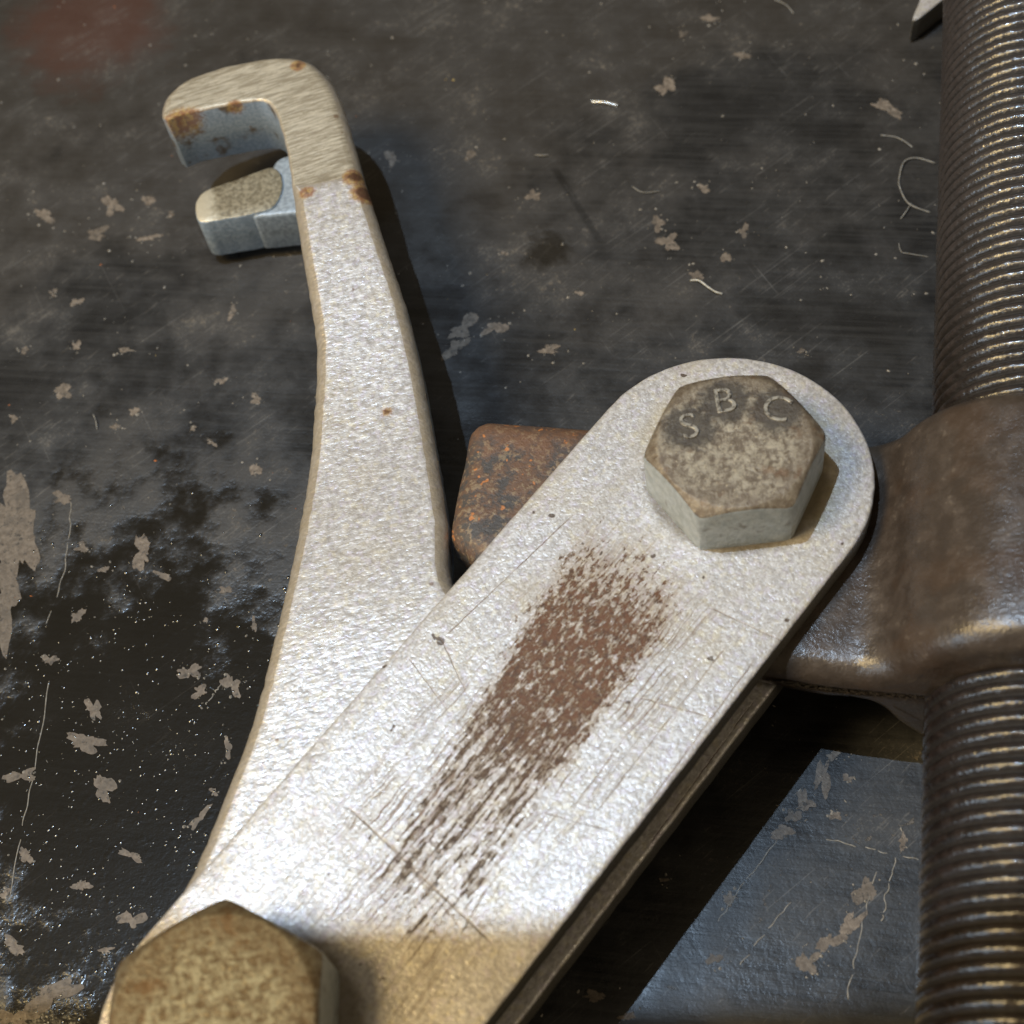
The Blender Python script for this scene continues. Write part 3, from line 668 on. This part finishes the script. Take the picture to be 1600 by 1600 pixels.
def yoke_mesh():
    RH, rf = 22.0, 7.0
    th = math.asin((5+rf)/(RH+rf)); fb = (RH+rf)*math.cos(th)
    E = 89.5                                   # end of the arm, measured from the screw
    q = []                                     # profile in (b, z) about the screw axis, counter-clockwise from the arm end
    for i in range(9): t = -math.pi/2 + math.pi*i/8; q.append((E-3.5+3.5*math.cos(t) , (5-3.5)*(1 if t > 0 else -1) + 3.5*math.sin(t)))
    for i in range(1, 24): q.append((E-3.5 - (E-3.5-fb)*i/24, 5.0))
    for i in range(11): t = -math.pi/2 - (math.pi/2-th)*i/10; q.append((fb + rf*math.cos(t), 5+rf + rf*math.sin(t)))
    for i in range(1, 36): t = th + (math.pi-2*th)*i/36; q.append((RH*math.cos(t), RH*math.sin(t)))
    for i in range(11): t = -th - (math.pi/2-th)*i/10; q.append((-fb - rf*math.cos(t), 5+rf + rf*math.sin(t)))
    top = q[9:]
    for i in range(1, 12): q.append((-fb - (55-fb)*i/12, 5.0))
    full = q + [(-x, -z) for x, z in q[0:0]]
    low = [(x, -z) for x, z in reversed(q[9:])]
    prof = q + low
    P = [Vector(p) for p in prof]
    if area2(P) < 0: P.reverse()
    n = len(P); nn = normals2(P)
    def g(a, b, t): t = min(max((t-a)/(b-a), 0), 1); return t*t*(3-2*t)
    def lim(b):                                # near and far face along the screw
        if b < 0: b = -b if b > -50 else 50
        s = min(max((b-22)/66, 0), 1)
        lo = -15.5 + 15.5*s*s*1.05; hi = 27.0 + 0.4*s - 1.2*g(18, 30, b)
        return lo, hi
    vs = []; fs = []; rows = []; rr = 4.0
    st = [(rr*(1-math.sin(math.pi/2*k/5)), rr*(1-math.cos(math.pi/2*k/5))) for k in range(6)]      # (inset, from face)
    seq = [('lo', ins, dz) for ins, dz in st[::1]]
    for side, ins, dz in [('lo', i, d) for i, d in st] + [('mid', 0, f/8) for f in range(1, 8)] + [('hi', i, d) for i, d in reversed(st)]:
        rows.append(len(vs))
        for p, q2 in zip(P, nn):
            c = p + q2*ins; lo, hi = lim(p.x)
            a = lo+dz if side == 'lo' else hi-dz if side == 'hi' else lo+rr+(hi-lo-2*rr)*dz
            j = 0.28*mnoise.noise(Vector((c.x*0.13, a*0.13, c.y*0.13))) + 0.10*mnoise.noise(Vector((c.x*0.5, a*0.5, c.y*0.5)))
            c = c + q2*j
            vs.append((c.x, a+j, c.y))
    for a, b in zip(rows, rows[1:]):
        for i in range(n): k = (i+1) % n; fs.append((a+i, a+k, b+k, b+i))
    fs += [tuple(range(rows[0], rows[0]+n)), tuple(range(rows[-1]+n-1, rows[-1]-1, -1))]
    me = mesh('yoke', vs, fs); fix_normals(me); return me
yk = link('puller_yoke', yoke_mesh(), mat_yoke())
# local +x points from the screw to the rusty end, local y along the screw
yk.matrix_world = Matrix(((-math.sin(RA), math.cos(RA), 0, O.x*S), (math.cos(RA), math.sin(RA), 0, O.y*S), (0, 0, 1, ZC*S), (0, 0, 0, 1)))
tag(yk, 'oily dark brown cast yoke round the screw, its rusty arm end under the plate', 'yoke')

# ------------------------------------------------------------------ corner of a further plate at the top right
fp = [(102.35, 113.76), (109.51, 117.43), (124.97, 126.61), (122.18, 142.23), (110.85, 129.42), (106.58, 120.79)]
fpm = slab('steel_plate', spline(fp, 60), 6.0, 0.3, ROUND(0.5, 2), ROUND(0.5, 2), 3.0, 0.05, 15); fix_normals(fpm, 40)
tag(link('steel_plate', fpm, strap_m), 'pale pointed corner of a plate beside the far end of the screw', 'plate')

# ------------------------------------------------------------------ fibres and slivers on the bench
fib = plain('pale_lint', (0.25, 0.235, 0.21), 0.7)
def fibre(pts, label, rad=0.12, mat=fib, name='lint_fibre', cat='fibre'):
    g = random.Random(len(pts)); P = [(x, y, 0.14+(0.5 if 0 < i < len(pts)-1 else 0)*g.random()) for i, (x, y) in enumerate(pts)]
    tag(thread_tube(name, P, rad, mat, 48), label, cat, 'lint on the bench' if cat == 'fibre' else None)
fibre([(96.69, 80.82), (93.6, 83.19), (90.83, 82.65), (88.76, 79.11), (88.06, 76.57), (88.47, 72.35), (91.72, 69.17)], 'pale looped lint fibre touching the left side of the screw', 0.16)
fibre([(89.03, 72.52), (87.4, 70.66), (85.81, 69.3)], 'short pale lint branching below the looped fibre', 0.13)
fibre([(88.87, 91.08), (91.33, 89.76), (92.62, 88.1), (93.8, 86.13)], 'short wavy lint fibre just above the looped fibre', 0.16)
fibre([(83.64, 63.83), (83.41, 61.61), (84.58, 60.61), (87.79, 59.0)], 'faint curled lint fibre below the looped fibre', 0.09)
fibre([(43.29, 66.26), (44.86, 65.48), (46.1, 63.5), (47.18, 61.9), (48.42, 61.37)], 'bright wavy fibre lying above the lettered bolt', 0.17, plain('white_fibre', (0.62, 0.60, 0.54), 0.6))
fibre([(38.21, 92.65), (39.58, 90.65), (41.49, 89.88), (43.2, 89.88)], 'thin pale bowed fibre on the open bench', 0.12)
fibre([(-74.27, 67.19), (-73.75, 65.22), (-73.74, 63.39)], 'short white hair on the bench left of the jaw arm', 0.12)
fibre([(79.56, 134.93), (81.33, 132.28), (82.21, 129.55)], 'pale hair at the top edge of the bench', 0.14)
sil = plain('bright_swarf', (0.70, 0.69, 0.66), 0.3, 0.7)
fibre([(35.4, 117.75), (37.88, 116.58), (40.52, 114.97)], 'silvery metal sliver on the bench between hook and screw', 0.32, sil, 'metal_sliver', 'sliver')
fibre([(21.08, 106.79), (22.52, 105.97), (23.86, 105.92)], 'tiny dull chip of wire right of the hook', 0.16, fib, 'wire_chip', 'wire')
